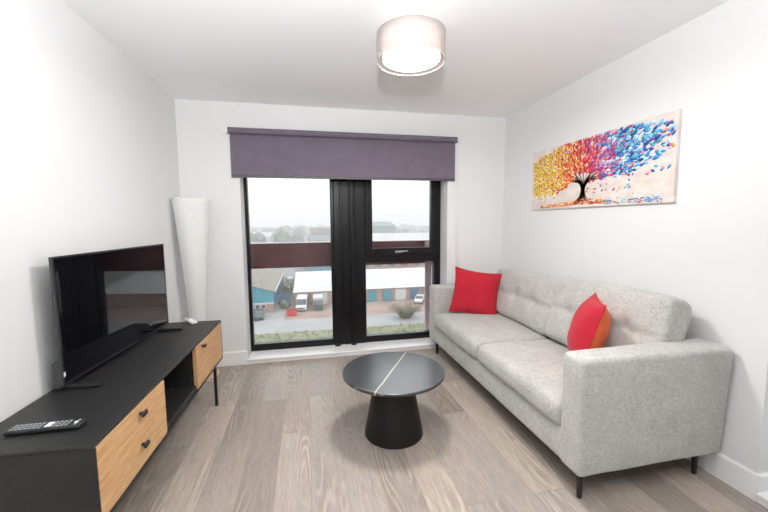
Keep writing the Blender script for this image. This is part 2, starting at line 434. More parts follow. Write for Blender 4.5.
# local frame: origin at the far front corner on the floor, -y runs towards the camera, -x to the wall
un = empty('tv_unit', (.436, -.68, 0), -ang)
tag(un, 'long low black television unit with oak fronts and thin black legs', 'television unit')
t = .012
bm = B()
add_box(bm, -UDEP, 0, -ULEN, 0, UT - t, UT, .0015, 1)
add_box(bm, -UDEP, 0, -ULEN, 0, UB, UB + t, .0015, 1)
add_box(bm, -UDEP, 0, -t, 0, UB + t, UT - t); add_box(bm, -UDEP, -.02, -ULEN, -ULEN + t, UB + t, UT - t); add_box(bm, -.0201, .002, -ULEN, -ULEN + .0055, UB + t, UT - t)
new_obj('body', bm, M['unit'], un)
bm = B(); add_box(bm, -UDEP + .001, -UDEP + .01, -ULEN + t, -t, UB + t, UT - t)
add_box(bm, -UDEP + .01, -.03, -.562, -.55, UB + t, UT - t); add_box(bm, -UDEP + .01, -.03, -1.002, -.99, UB + t, UT - t)
new_obj('inner_panel', bm, M['unit_in'], un)
new_obj('shelf', box(-.4, -.008, -.99, -.562, UB + t, UB + t + .03, .001), M['unit'], un)
def knob(y, z, parent):
    bm = B(); tube(bm, [(.001, y, z), (.016, y, z)], .007, 12); add_box(bm, .014, .028, y - .019, y + .019, z - .010, z + .010, .006, 3)
    return new_obj('knob', bm, M['blackmetal'], parent)
z_a, z_b = UB + t + .004, UT - t - .003
zm = (z_a + z_b) / 2
for z0, z1, kz in ((z_a, zm - .0015, .43), (zm + .0015, z_b, .563)):
    d = new_obj('drawer', box(-.02, .003, -ULEN + .006, -1.0, z0, z1, .001, 1), M['oak'], un)
    knob(-1.236, kz, d)
d = new_obj('door', box(-.022, .001, -.552, -t - .002, z_a + .002, z_b, .001, 1), M['oak'], un)
knob(-.452, .575, d)
for y in (-.09, -ULEN + .09):
    for x in (-.035, -UDEP + .035):
        new_obj('leg', box(x - .009, x + .009, y - .009, y + .009, 0, UB), M['blackmetal'], un)
    new_obj('leg_brace', box(-UDEP + .04, -.04, y - .008, y + .008, UB - .05, UB - .032), M['blackmetal'], un)

# ------------------------------------------------------------------ television
tvn, tvf = Vector((.039, -1.742, 0)), Vector((.122, -.79, 0))
d = (tvf - tvn); TW = d.length; ta = math.atan2(d.y, d.x) - PI / 2
tv = empty('television', (tvn.x, tvn.y, UT), ta); tag(tv, 'large black flat screen television standing on the black unit', 'television')
z0, z1 = .022, .583
new_obj('housing', box(-.016, -.004, 0.0, TW, z0, z1, .003), M['tvgrey'], tv)
new_obj('back_cover', box(-.05, -.015, .12, TW - .12, z0 + .015, z0 + .3, .012, 3), M['tvgrey'], tv)
bm = B(); e = .008
add_box(bm, -.004, 0, 0, TW, z0, z0 + .014); add_box(bm, -.004, 0, 0, TW, z1 - e, z1)
add_box(bm, -.004, 0, 0, e, z0 + .014, z1 - e); add_box(bm, -.004, 0, TW - e, TW, z0 + .014, z1 - e)
new_obj('bezel', bm, M['tvplastic'], tv)
new_obj('screen', box(-.0039, -.001, e, TW - e, z0 + .014, z1 - e), M['screen'], tv)
o = new_obj('sticker', box(-.0005, .0008, .0015, .012, .062, .082), M['white'], tv); o['label'] = 'small white sticker on the bezel'
for y in (.028, TW - .09):
    bm = B(); add_box(bm, -.05, .125, y - .014, y + .014, 0.0006, .019, .005); add_box(bm, -.012, -.003, y - .02, y + .02, .012, z0 + .01, .001)
    if y < .1: pass
    new_obj('stand_foot', bm, M['tvplastic'], tv)
o = new_obj('side_bracket', box(-.044, -.014, -.0015, .03, .008, .125, .005), M['tvgrey'], tv)

# ------------------------------------------------------------------ remotes
rc = empty('remote_control', (.168, -2.068, UT), math.radians(-1.5)); tag(rc, 'black remote control lying on the near end of the black unit', 'remote control')
new_obj('case', box(-.115, .115, -.023, .023, .0005, .018, .006, 3), M['tvplastic'], rc)
for i in range(15):
    for j in range(3):
        x = -.1 + i * .0138; y = -.0135 + j * .0135
        if i in (7, 8, 13): continue
        new_obj('button', box(x, x + .008, y - .0035, y + .0035, .0175, .0198), M['buttons'], rc)
o = new_obj('button', box(.002, .02, -.014, .016, .0175, .0199, .001), M['white'], rc); o['label'] = 'large white button'
o = new_obj('button', lathe([(.0005, .0175), (.006, .0175), (.006, .02), (.0005, .02)], 12, B(), (.094, .0)), M['white'], rc); o['label'] = 'round white button'
wr = empty('remote_control', (.228, -.678, UT), math.radians(-56)); tag(wr, 'white remote control lying at the far end of the unit', 'remote control')
new_obj('case', box(-.085, .085, -.021, .021, .0005, .016, .006, 3), M['white'], wr)
bm = B(); add_box(bm, -.07, -.03, -.012, .012, .0155, .0168, .001)
new_obj('display', bm, M['buttons'], wr)

# ------------------------------------------------------------------ coffee table
tc = (1.588, -1.382)
ct = empty('coffee_table', (*tc, 0)); tag(ct, 'round black marble topped coffee table on a conical pedestal', 'coffee table')
o = new_obj('pedestal', lathe([(.001, 0), (.178, 0), (.184, .004), (.182, .02), (.116, .385), (.116, .389), (.001, .389)], 72), mat('black_pedestal', (.008, .007, .0065), .45, spec=.3), ct, smooth=True); sharp_auto(o, .5)
R_ = lambda p: (p[0] - tc[0], p[1] - tc[1])
TM = tabletop_mat(R_((1.748, -1.104)), R_((1.425, -1.645)), R_((1.297, -1.536)), R_((1.436, -1.654)))
o = new_obj('tabletop', lathe([(.001, .3895), (.312, .3895), (.318, .395), (.318, .406), (.315, .41), (.001, .41)], 96), TM, ct, smooth=True); sharp_auto(o, .5)

# ------------------------------------------------------------------ sofa
sf = empty('sofa', (2.7, -1.12, 0)); tag(sf, 'light grey two seat fabric sofa against the right wall', 'sofa')
SM = M['sofa']; SX0, SX1, SY0, SY1 = 2.28, 3.122, -2.162, -.065
def S(name, bm, m, c, rot=None, sm=True):
    o = new_obj(name, bm, m, sf, smooth=sm); o.location = Vector(c) - Vector(sf.location)
    if rot: o.rotation_euler = rot
    return o
S('base', rbox((SX1 - SX0 - .02, SY1 - SY0 - .02, .165), .02, 24), SM, ((SX0 + SX1) / 2 + .004, (SY0 + SY1) / 2, .218))
S('base_rail', box(-.385, .385, -.99, .99, -.01, .01), M['blackmetal'], ((SX0 + SX1) / 2, (SY0 + SY1) / 2, .130), sm=False)
def arm_def(sgn):
    def f(p):
        # outer face bows out a little in the middle, lower edge tucks in
        k = (1 - (p.x / .42) ** 2) * (1 - (p.z / .27) ** 2)
        if p.y * sgn > 0: p = Vector((p.x, p.y + sgn * .006 * k, p.z))
        if sgn < 0 and p.y < 0: p = Vector((p.x, p.y - .026 * min(1, max(0, (p.x + .2) / .5)) * min(1, max(0, (p.z + .3) / .5)), p.z))
        n = noise.noise(Vector((p.x * 6, p.y * 6 + sgn * 3, p.z * 6))) * .0025
        return p + Vector((0, n, n))
    return f
for yc, sg in (((SY0 + .075), -1), ((SY1 - .08), 1)):
    S('armrest', rbox((SX1 - SX0, .15 if sg < 0 else .16, .572 if sg < 0 else .562), .03, 20, arm_def(sg)), SM, ((SX0 + SX1) / 2, yc, .422 if sg < 0 else .417))
S('back_frame', rbox((.13, SY1 - SY0 - .29, .50), .03, 14), SM, (3.05, (SY0 + SY1) / 2, .40))
def seat_def(w, d, seed):
    def f(p):
        u, v = p.x / (d / 2), p.y / (w / 2)
        if p.z > 0: p = p + Vector((0, 0, .022 * max(0, (1 - abs(u) ** 3)) * max(0, (1 - abs(v) ** 3))))
        n = noise.noise(Vector((p.x * 5 + seed, p.y * 5, p.z * 5))) * .005
        e = abs(p.z) / .07
        # piping crease a little below the top edge
        q = Vector(p); q.z += n
        if u < -.9: q.x -= .008 * (1 - min(1, abs(p.z) / .07) ** 2)
        return q
    return f
for y0, y1, sd in ((-1.126, -.238, 1.), (-2.008, -1.138, 5.)):
    w = y1 - y0; dd = .62
    S('seat_cushion', rbox((dd, w, .15), .045, 26, seat_def(w, dd, sd)), SM, (SX0 + dd / 2 - .002, (y0 + y1) / 2, .367))
def back_def(w, h, seed, slump):
    def f(p):
        # p: x thickness, y along the sofa, z up.  front face is -x
        u, v = p.y / (w / 2), p.z / (h / 2)
        k = max(0, 1 - abs(u) ** 4) * max(0, 1 - abs(v) ** 4)
        q = Vector(p); s = -1 if p.x < 0 else 1
        q.x += s * .028 * k
        # stitched line across the middle with three tufts
        if p.x < 0:
            line = math.exp(-((v + .02) / .07) ** 2) * max(0, 1 - abs(u) ** 8)
            t_ = sum(math.exp(-(((u - c) / .13) ** 2 + ((v + .02) / .2) ** 2)) for c in (-.52, 0.02, .55))
            vert = sum(math.exp(-((u - c) / .05) ** 2) * math.exp(-((v - .0) / .35) ** 2) for c in (-.52, 0.02, .55))
            q.x += .018 * line + .034 * t_ + .012 * vert
        n = noise.noise(Vector((p.x * 4 + seed, p.y * 4.5, p.z * 4.5)))
        q.x += n * .010; q.z += noise.noise(Vector((p.y * 6, seed, p.x * 9))) * .010
        q.z -= slump * abs(u) ** 3 * (v > 0) * .02
        # ends bulge like loose stuffing
        q.y += (1 if u > 0 else -1) * (.012 * (1 - v * v) if abs(u) > .85 else 0)
        q.y += noise.noise(Vector((p.x * 14, seed + 3, p.z * 9))) * .012 * (abs(u) > .9)
        return q
    return f
S('back_cushion', rbox((.15, .93, .45), .05, 34, back_def(.93, .45, 2.2, .6)), SM, (2.957, -.686, .652), (math.radians(0), math.radians(17), 0))
S('back_cushion', rbox((.165, .855, .47), .05, 34, back_def(.855, .47, 8.1, .0)), SM, (2.918, -1.612, .692), (math.radians(-1.2), math.radians(17), math.radians(-1)))
for x in (2.335, 3.045):
    for y in (-2.095 if x > 3 else -2.105, -.165):
        bm = lathe([(.001, 0), (.0115, 0), (.0165, .122), (.001, .122)], 16)
        S('leg', bm, M['blackmetal'], (x, y, 0), sm=False)

# scatter cushions
def pillow(name, size, th, m1, m2, loc, mat3, n=22):
    """two quilted halves joined at a piped seam; local x,y in the plane, z the thickness"""
    h = size / 2
    def surf(s):
        bm = B(); g = []
        for i in range(n + 1):
            row = []
            for j in range(n + 1):
                u, v = 2 * i / n - 1, 2 * j / n - 1
                pin = 1 - .10 * (1 - abs(v) ** 2.) * abs(u) ** 3; pin2 = 1 - .10 * (1 - abs(u) ** 2.) * abs(v) ** 3
                x, y = u * h * pin, v * h * pin2
                z = s * th / 2 * ((1 - abs(u) ** 2.4) ** .7) * ((1 - abs(v) ** 2.4) ** .7)
                z += s * .006 * noise.noise(Vector((u * 2.3 + s, v * 2.3, .3))) * (1 - max(abs(u), abs(v)))
                row.append(bm.verts.new((x, y, z)))
            g.append(row)
        for i in range(n):
            for j in range(n): bm.faces.new((g[i][j], g[i + 1][j], g[i + 1][j + 1], g[i][j + 1]))
        return bm
    o = new_obj(name, surf(1), m1, None, smooth=True)
    b = new_obj('back_panel', surf(-1), m2, o, smooth=True)
    bm = B(); loop = []
    for k in range(4 * n):
        s_, t_ = divmod(k, n); w = 2 * t_ / n - 1
        u, v = [(w, -1), (1, w), (-w, 1), (-1, -w)][s_]
        pin = 1 - .10 * (1 - abs(v) ** 2.) * abs(u) ** 3; pin2 = 1 - .10 * (1 - abs(u) ** 2.) * abs(v) ** 3
        loop.append((u * h * pin, v * h * pin2, 0))
    tube(bm, loop + loop[:1], .0035, 6); new_obj('piping', bm, m1, o, smooth=True)
    R3 = mat3.to_4x4(); R3.translation = loc; o.matrix_world = R3
    return o
def basis(ex, ey):
    ex = Vector(ex).normalized(); ey = Vector(ey); ey = (ey - ex * ey.dot(ex)).normalized(); ez = ex.cross(ey)
    return Matrix((ex, ey, ez)).transposed()
# far red cushion: leans on the far arm, turned to the room
bl_, br_, tl_ = Vector((2.40, -.33, .48)), Vector((2.80, -.49, .465)), Vector((2.455, -.255, .895))
o = pillow('scatter_cushion', .445, .15, M['red'], M['red'], Vector((2.648, -.36, .650)), basis(Vector((2.80, -.49, .42)) - Vector((2.42, -.33, .48)), Vector((.07, .14, .42))))
tag(o, 'red scatter cushion leaning on the arm nearest the window', 'cushion')
vd = Vector((.585, .811, 0)).normalized()
nh = Vector((-vd.y, vd.x, 0)); upv = (Vector((0, 0, 1)) * math.cos(math.radians(15)) - nh * math.sin(math.radians(15)))
o = pillow('scatter_cushion', .42, .19, M['red'], M['orange'], Vector((2.71, -1.70, .676)), basis(vd, upv))
if (o.matrix_world.to_3x3() @ Vector((0, 0, 1))).dot(nh) < 0:
    o.data.materials[0] = M['orange']; o.children[0].data.materials[0] = M['red']
tag(o, 'red and orange scatter cushion tucked behind the near sofa arm', 'cushion')

# ------------------------------------------------------------------ painting
PY0, PY1, PZ0, PZ1, PX = -.522, -1.829, 1.432, 1.943, 3.114
pa = empty('painting', (W, (PY0 + PY1) / 2, (PZ0 + PZ1) / 2)); tag(pa, 'wide canvas painting of a tree with yellow, red and blue leaves', 'painting')
PWd, PHt = PY0 - PY1, PZ1 - PZ0
def cm(name, base1, base2):
    m = mat(name, base1, .7, spec=.2)
    f = noise_tex(m, coords(m, scale=(1, 2, 4)), 5, 4)
    lk(m, ramp(m, f, [(.3, base1), (.7, base2)]), bsdf(m).inputs['Base Color']); return m
o = new_obj('canvas', box(-.024, -.001, -PWd / 2, PWd / 2, -PHt / 2, PHt / 2, .002), cm('canvas_ground', (.64, .55, .50), (.76, .70, .66)), pa)
pm = mat('oil_paint', rough=.45, spec=.4); at = nd(pm, 'ShaderNodeAttribute', attribute_name='paint'); lk(pm, at.outputs['Color'], bsdf(pm).inputs['Base Color'])
bm = B(); cl_ = bm.loops.layers.float_color.new('paint')
def P(u, v, h=0.): return Vector((-.0245 - h, PWd / 2 - u * PWd, -PHt / 2 + v * PHt))
def stroke(u, v, ln, wd, a, col, h=.0012):
    pts = [(-1, 0), (-.45, .8), (.35, .75), (1, 0), (.35, -.8), (-.45, -.75)]
    c = bm.verts.new(P(u, v, h * 2.2)); ring = []; hl = random.choice((1.2, 1.5, 2.2))
    for px, py in pts:
        x = px * ln * math.cos(a) - py * wd * math.sin(a); y = px * ln * math.sin(a) + py * wd * math.cos(a)
        uu_ = min(.995, max(.005, u + x / PWd)); vv_ = min(.99, max(.01, v + y / PHt))
        ring.append(bm.verts.new(P(uu_, vv_, h * .3)))
    for i in range(6):
        f = bm.faces.new((c, ring[i], ring[(i + 1) % 6])); k = hl if i in (1, 2) else (.6 if i in (4, 5) else 1.05)
        for lp in f.loops: lp[cl_] = (min(1, col[0] * k), min(1, col[1] * k), min(1, col[2] * k), 1)
def branch(pts, w0, w1, col, h=.0006):
    n = 14; L_ = len(pts) - 1
    prev = None
    for i in range(n + 1):
        s_ = i / n * L_; k = min(L_ - 1, int(s_)); t_ = s_ - k
        p0, p1, p2, p3 = pts[max(0, k - 1)], pts[k], pts[k + 1], pts[min(L_, k + 2)]
        q = [.5 * (2 * p1[c] + (p2[c] - p0[c]) * t_ + (2 * p0[c] - 5 * p1[c] + 4 * p2[c] - p3[c]) * t_ ** 2 + (3 * p1[c] - p0[c] - 3 * p2[c] + p3[c]) * t_ ** 3) for c in (0, 1)]
        w = w0 + (w1 - w0) * i / n
        cur = q, w
        if prev:
            (a, wa), (b, wb) = prev, cur; dx, dy = (b[0] - a[0]) * PWd, (b[1] - a[1]) * PHt; l = math.hypot(dx, dy) or 1
            nx, ny = -dy / l / PWd, dx / l / PHt
            vs = [bm.verts.new(P(a[0] + nx * wa, a[1] + ny * wa, h)), bm.verts.new(P(b[0] + nx * wb, b[1] + ny * wb, h)), bm.verts.new(P(b[0] - nx * wb, b[1] - ny * wb, h)), bm.verts.new(P(a[0] - nx * wa, a[1] - ny * wa, h))]
            f = bm.faces.new(vs); kk = random.uniform(.75, 1.3)
            for lp in f.loops: lp[cl_] = (col[0] * kk, col[1] * kk, col[2] * kk, 1)
        prev = cur
random.seed(21)
TR = .475
br1, br2, br3 = (.14, .06, .045), (.34, .2, .14), (.07, .055, .08)
for k in range(9):
    o_ = (k - 4) * .006
    branch([(TR - .01 + o_ * 2.6, .06), (TR + o_ * .9, .16), (TR + o_ * .6, .3), (TR + o_ * 2.5, .42), (TR + o_ * 9, .56)], .008, .004, random.choice((br1, br2, br3)))
for du, v0, v1, sg in ((-.2, .42, .5, 1), (-.15, .4, .62, 1), (-.26, .40, .36, 1), (-.1, .44, .75, 1), (.2, .42, .42, 1), (.26, .4, .5, 1), (.16, .44, .6, 1), (.1, .45, .75, 1), (.3, .4, .38, 1)):
    branch([(TR, .2), (TR + du * .12, .36), (TR + du * .5, v0), (TR + du, v1)], .009, .002, random.choice((br1, br3)))
for k in range(14):
    s_ = random.choice((-1, 1)); branch([(TR, .12), (TR + s_ * .03, .07), (TR + s_ * random.uniform(.06, .2), random.uniform(.02, .07))], .006, .002, random.choice((br1, br2)))
YE = [(.75, .38, .03), (.85, .5, .06), (.62, .27, .03), (.8, .62, .3), (.6, .42, .1)]
OR = [(.75, .2, .03), (.65, .1, .02), (.8, .35, .06), (.5, .08, .03), (.85, .5, .3)]
RE = [(.6, .03, .03), (.7, .06, .08), (.45, .02, .03), (.8, .2, .15), (.3, .02, .04)]
MG = [(.42, .04, .16), (.3, .05, .2), (.55, .1, .2), (.2, .06, .25), (.65, .3, .4)]
BL = [(.03, .12, .4), (.06, .25, .55), (.02, .06, .22), (.2, .45, .7), (.1, .35, .5), (.45, .62, .8)]
def leafcol(u):
    bands = [(.0, YE), (.26, OR), (.4, RE), (.54, MG), (.66, BL)]
    uu_ = u + random.gauss(0, .065); c = YE
    for b_, s_ in bands:
        if uu_ > b_: c = s_
    if u > .62 and random.random() < .06: c = random.choice((RE, OR))
    return random.choice(c)
def crown(u, v):
    lo = .24 if u < .26 else (.24 + (u - .26) * 1.3 if u < .40 else (.5 if u < .56 else (.38 if u < .7 else .38 + (u - .7) * .5)))
    hi = .80 + .6 * u if u < .28 else (.985 if u < .62 else .985 - (u - .62) * .1)
    return lo < v < hi and u > .02
cnt = 0
while cnt < 1550:
    u, v = random.uniform(.02, .93), random.uniform(.15, .99)
    if not crown(u, v): continue
    if u > .74 and random.random() < (u - .74) / .2: continue
    a = math.atan2((v - .35) * PHt, (u - TR) * PWd) + random.gauss(0, .5)
    s_ = random.uniform(.0145, .023) * (1 + .4 * max(0, u - .5))
    stroke(u, v, s_ * 1.2, s_ * .68, a, leafcol(u), .0012 + .0012 * random.random()); cnt += 1
for k in range(48):
    u, v = random.uniform(.82, .985), random.uniform(.33, .93); s_ = random.uniform(.014, .02)
    stroke(u, v, s_ * 1.2, s_ * .7, random.uniform(-.6, .9), random.choice(BL if random.random() < .8 else OR + MG), .002)
for k in range(45):
    u, v = (random.uniform(.06, .26), random.uniform(.12, .26)) if k < 18 else (random.uniform(.5, .8), random.uniform(.14, .42))
    s_ = random.uniform(.008, .014); stroke(u, v, s_, s_ * .7, random.uniform(0, 3), leafcol(u if k < 18 or random.random() < .6 else .2), .0015)
for k in range(330):
    u = random.uniform(.1, .95); v = abs(random.gauss(0, .03)) + .02 + .03 * math.exp(-((u - TR) / .2) ** 2)
    s_ = random.uniform(.006, .012); stroke(u, v, s_ * 1.6, s_ * .5, random.gauss(0, .3), random.choice(OR + RE + YE[:2] if u < .62 or random.random() < .3 else BL + [(.6, .65, .6), (.5, .55, .5)]), .001)
new_obj('painted_tree', bm, pm, pa)

exec_ext = True
_n0 = set(M)
# ------------------------------------------------------------------ outside
Z = -16.
def ext(name, bm, m, parent=None, **k): return new_obj(name, bm, M[m] if isinstance(m, str) else m, parent, **k)
M['tarmac'] = speckle('grey_tarmac', (.24, .245, .245), (.28, .28, .28), .35, .9)
M['yard'] = speckle('brown_yard', (.22, .155, .13), (.28, .21, .18), .25, .9)
M['city'] = speckle('town_ground', (.11, .13, .11), (.2, .195, .18), .03, .9)
M['verge'] = speckle('verge_grass', (.15, .16, .09), (.2, .2, .15), .8, .95)
M['pave'] = speckle('pale_paving', (.26, .26, .25), (.3, .3, .29), .5, .9)
M['teal'] = mat('teal_cladding', (.035, .19, .24), .6)
M['blueclad'] = mat('blue_cladding', (.05, .12, .21), .6)
M['whiteclad'] = mat('white_cladding', (.42, .43, .43), .6)
M['tanroof'] = speckle('mossy_cement_roof', (.16, .15, .125), (.21, .195, .165), .7, .9)
M['whiteroof'] = speckle('white_sheet_roof', (.40, .395, .40), (.48, .475, .48), .5, .7)
def brick_mat(name, c1, c2, sc=1.):
    m = mat(name, c1, .9); br = nd(m, 'ShaderNodeTexBrick'); br.inputs['Scale'].default_value = sc
    br.inputs['Color1'].default_value = (*c1, 1); br.inputs['Color2'].default_value = (*c2, 1); br.inputs['Mortar'].default_value = (.5, .45, .4, 1)
    lk(m, coords(m, rot=(PI / 2, 0, 0)), br.inputs['Vector']); lk(m, br.outputs['Color'], bsdf(m).inputs['Base Color']); return m
M['brick'] = brick_mat('red_brick', (.19, .095, .075), (.23, .125, .1), 2.)
M['greenclad'] = mat('pale_green_sheeting', (.13, .19, .18), .7)
M['dark'] = mat('dark_glass', (.05, .06, .07), .2)
M['carwhite'] = mat('white_vehicle_paint', (.42, .42, .42), .25)
M['carsilver'] = mat('silver_grey_vehicle_paint', (.09, .1, .11), .25, .3)
M['carblue'] = mat('blue_vehicle_paint', (.05, .09, .18), .25)
M['redp'] = mat('red_skip_paint', (.38, .04, .04), .5)
M['tyre'] = mat('tyre_rubber', (.03, .03, .03), .8)
M['maroon'] = speckle('maroon_metal', (.085, .022, .028), (.13, .04, .045), 7., .16)
M['leaf'] = speckle('green_foliage', (.07, .1, .055), (.13, .16, .09), 1.2, .95)
M['scrub'] = speckle('bare_scrub', (.15, .13, .095), (.2, .18, .13), 2., .95)
M['treefar'] = speckle('far_tree_foliage', (.1, .13, .11), (.17, .19, .155), .3, .95)
M['bark'] = mat('bark', (.12, .09, .07), .9)

struct('ground_1', box(-1100, 1100, 8, 1000, Z - 1, Z), M['city'])
def flat(name, x0, x1, y0, y1, z, m): return struct(name, box(x0, x1, y0, y1, Z - .2, Z + z), M[m])
flat('ground_2', -60, 70, 61, 77.5, .03, 'yard')
flat('ground_3', -200, 200, 53.6, 61, .05, 'tarmac')
flat('ground_4', -200, 200, 20, 46.5, .04, 'pave')
flat('ground_5', -14, -3.5, 61, 75, .035, 'tarmac')
g = B(); add_box(g, -200, 200, 46.5, 53.6, Z - .2, Z + .06)
random.seed(5)
for k in range(500):
    x, y = random.uniform(-24, 34), random.uniform(46.8, 53.2); h_ = random.uniform(.15, .5); a = random.uniform(0, 6); w_ = random.uniform(.15, .5)
    v = [g.verts.new((x + w_ * math.cos(a + q), y + w_ * math.sin(a + q), Z + .05)) for q in (0, 2.1, 4.2)]; tp = g.verts.new((x, y, Z + h_))
    for i in range(3): g.faces.new((v[i], v[(i + 1) % 3], tp))
tag(ext('verge_grass', g, 'verge'), 'rough grass verge running along the near side of the road', 'grass', kind='stuff')

# balcony rail just outside the window
ba = empty('balcony_rail', (1.5, .52, 0)); tag(ba, 'maroon metal balcony rail panel outside the window', 'balcony rail')
def Lb(o): o.location = (-1.5, -.52, 0); return o
Lb(ext('rail_panel', box(-.4, 3.2, .5, .54, .847, 1.112), 'maroon', ba))
Lb(ext('top_edge_highlight', box(-.4, 3.2, .495, .55, 1.112, 1.122, .002), mat('painted_highlight', (.7, .68, .67), .4), ba))  # pale strip paints in the highlight along the rail's top edge
Lb(ext('rail_post', box(2.425, 2.50, .47, .5, -.3, 1.105), mat('mauve_post', (.32, .24, .25), .5), ba))
Lb(ext('rail_post', box(.12, .19, .47, .5, -.3, 1.105), mat('mauve_post', (.32, .24, .25), .5), ba))

# teal workshop
tb = empty('workshop', (-5.75, 67.5, Z)); tag(tb, 'teal clad brick workshop with a mossy pitched roof beside the road', 'building')
Lw, Dw = 29., 29.
ext('wall', box(-Lw, 0, 0, Dw, 0, 1.7), 'brick', tb)
bm = B(); v = [bm.verts.new(p) for p in [(x, y, z) for y in (-.05, Dw) for x, z in ((-Lw - .05, 1.7), (.05, 1.7), (.05, 4.1), (-Lw / 2, 8.4), (-Lw - .05, 4.1))]]
bm.faces.new(v[:5]); bm.faces.new(v[5:])
for i in range(5): bm.faces.new((v[i], v[(i + 1) % 5], v[(i + 1) % 5 + 5], v[i + 5]))
o = ext('cladding', bm, 'teal', tb)
o = ext('side_cladding', box(.05, .12, 0, Dw, .8, 4.05), 'blueclad', tb)
bm = B()
for s_ in (-1, 1):
    x0_, x1_ = (-Lw / 2, .35) if s_ > 0 else (-Lw / 2, -Lw - .35)
    v = [bm.verts.new(p) for p in ((x0_, -.4, 8.45), (x1_, -.4, 4.05), (x1_, Dw + .4, 4.05), (x0_, Dw + .4, 8.45), (x0_, -.4, 8.7), (x1_, -.4, 4.25), (x1_, Dw + .4, 4.25), (x0_, Dw + .4, 8.7))]
    for q in ((0, 1, 2, 3), (4, 5, 6, 7), (0, 1, 5, 4), (2, 3, 7, 6), (1, 2, 6, 5), (0, 3, 7, 4)): bm.faces.new([v[i] for i in q])
ext('roof', bm, 'tanroof', tb)
ext('fascia', box(.35, .5, -.4, Dw, 4.0, 4.25), 'whiteclad', tb)
ext('fascia', box(-Lw, .1, -.16, -.055, 1.75, 2.0), 'whiteclad', tb)
for k in range(9):
    x = -1.4 - k * 1.1
    w = ext('window', box(x - .9, x, -.09, -.0, .85, 1.7), 'whiteclad', tb); ext('pane', box(x - .78, x - .12, -.12, -.09, .95, 1.6), 'dark', w)

# long white-roofed workshop units
wb = empty('workshop', (0, 72.2, Z)); tag(wb, 'long row of workshop units under a white sheet roof', 'building')
xa, xb = -2.0, 56.
ext('wall', box(xa, xb, 0, 24, 0, 2.87), 'brick', wb)
bm = B(); pts = [(xa - .2, -.4, 2.85), (xb, -.4, 2.85), (xb, 12.5, 5.45), (xa, 12.5, 5.45), (xa - .2, 25, 2.85), (xb, 25, 2.85)]
v = [bm.verts.new(p) for p in pts]; bm.faces.new((v[0], v[1], v[2], v[3])); bm.faces.new((v[3], v[2], v[5], v[4])); bm.faces.new((v[0], v[3], v[4])); bm.faces.new((v[1], v[2], v[5])); bm.faces.new((v[0], v[1], v[5], v[4]))
ext('roof', bm, 'whiteroof', wb)
for x, w_, m_ in ((-1.5, 2.2, 'whiteclad'), (2.2, 2.6, 'whiteclad'), (7.5, 2.4, 'blueclad'), (11., 2.2, 'teal'), (13.6, 1.9, 'teal'), (17.0, 1.9, 'teal'), (19.7, 2.4, 'whiteclad'), (23.1, 1.9, 'blueclad'), (26.3, 2.2, 'teal'), (30., 2.2, 'blueclad')):
    d_ = ext('door', box(x, x + w_, -.08, 0, 0, 2.45), m_, wb)

# vehicles -- profile extruded across, x = length
def vehicle(kind, loc, rz, paint, label, cat, prof, wid, glass, wheels, group=None, cargo=None):
    e_ = empty(kind, (loc[0], loc[1], Z + .06), rz); tag(e_, label, cat, group)
    bm = B(); n = len(prof)
    a = [bm.verts.new((x, -wid / 2 * (1 - .05 * (z > 1.0)), z)) for x, z in prof]; b = [bm.verts.new((x, wid / 2 * (1 - .05 * (z > 1.0)), z)) for x, z in prof]
    bm.faces.new(a); bm.faces.new(b)
    for i in range(n): bm.faces.new((a[i], a[(i + 1) % n], b[(i + 1) % n], b[i]))
    ext('body', bm, paint, e_)
    for g_ in glass:
        bm = B(); v = [bm.verts.new((g_[0], s * wid * g_[4] / 2, g_[1])) for s in (-1, 1)] + [bm.verts.new((g_[2], s * wid * g_[4] / 2, g_[3])) for s in (1, -1)]
        bm.faces.new(v); o = ext('windscreen', bm, 'dark', e_); sd = o.modifiers.new('s', 'SOLIDIFY'); sd.thickness = .04; sd.offset = 0
    for x in wheels:
        for s in (-1, 1):
            bm = B(); tube(bm, [(x, s * (wid / 2 - .22), .33), (x, s * (wid / 2 + .01), .33)], .33, 14); ext('wheel', bm, 'tyre', e_)
    if cargo: ext(cargo[0], cargo[1], cargo[2], e_)
    return e_
vanp = [(-2.7, .3), (2.7, .3), (2.75, .9), (2.1, 1.25), (1.45, 2.3), (-2.6, 2.45), (-2.7, 1.)]
carp = [(-2.1, .3), (2.1, .3), (2.15, .7), (1.2, .92), (.5, 1.42), (-1.2, 1.45), (-2.0, .95), (-2.15, .6)]
FR = -PI / 2   # nose towards the viewer
vehicle('van', (-.4, 69.1), FR - .06, 'carwhite', 'large white van parked facing the road beside the white roofed units', 'van', vanp, 2.1, [(2.16, 1.28, 1.5, 2.22, .88), (2.77, .55, 2.74, .75, .6)], (-1.7, 1.8))
trp = [(-2.6, .5), (1.0, .5), (2.6, .4), (2.65, 1.1), (2.2, 1.9), (1.2, 1.95), (1.1, .9), (-2.6, .9)]
vehicle('truck', (2.75, 69.0), FR, 'carsilver', 'small grey truck with a white load box, right of the white van', 'truck', trp, 1.9, [(2.69, 1.15, 2.27, 1.82, .86)], (-1.6, 1.7), cargo=('load_box', box(-2.6, .9, -.95, .95, .9, 2.3), 'whiteclad'))
vehicle('car', (-8.1, 63.6), FR + .1, 'carsilver', 'dark grey car parked outside the teal workshop', 'car', carp, 1.75, [(1.18, .95, .55, 1.4, .8), (-1.98, .98, -1.22, 1.42, .8)], (-1.3, 1.3))
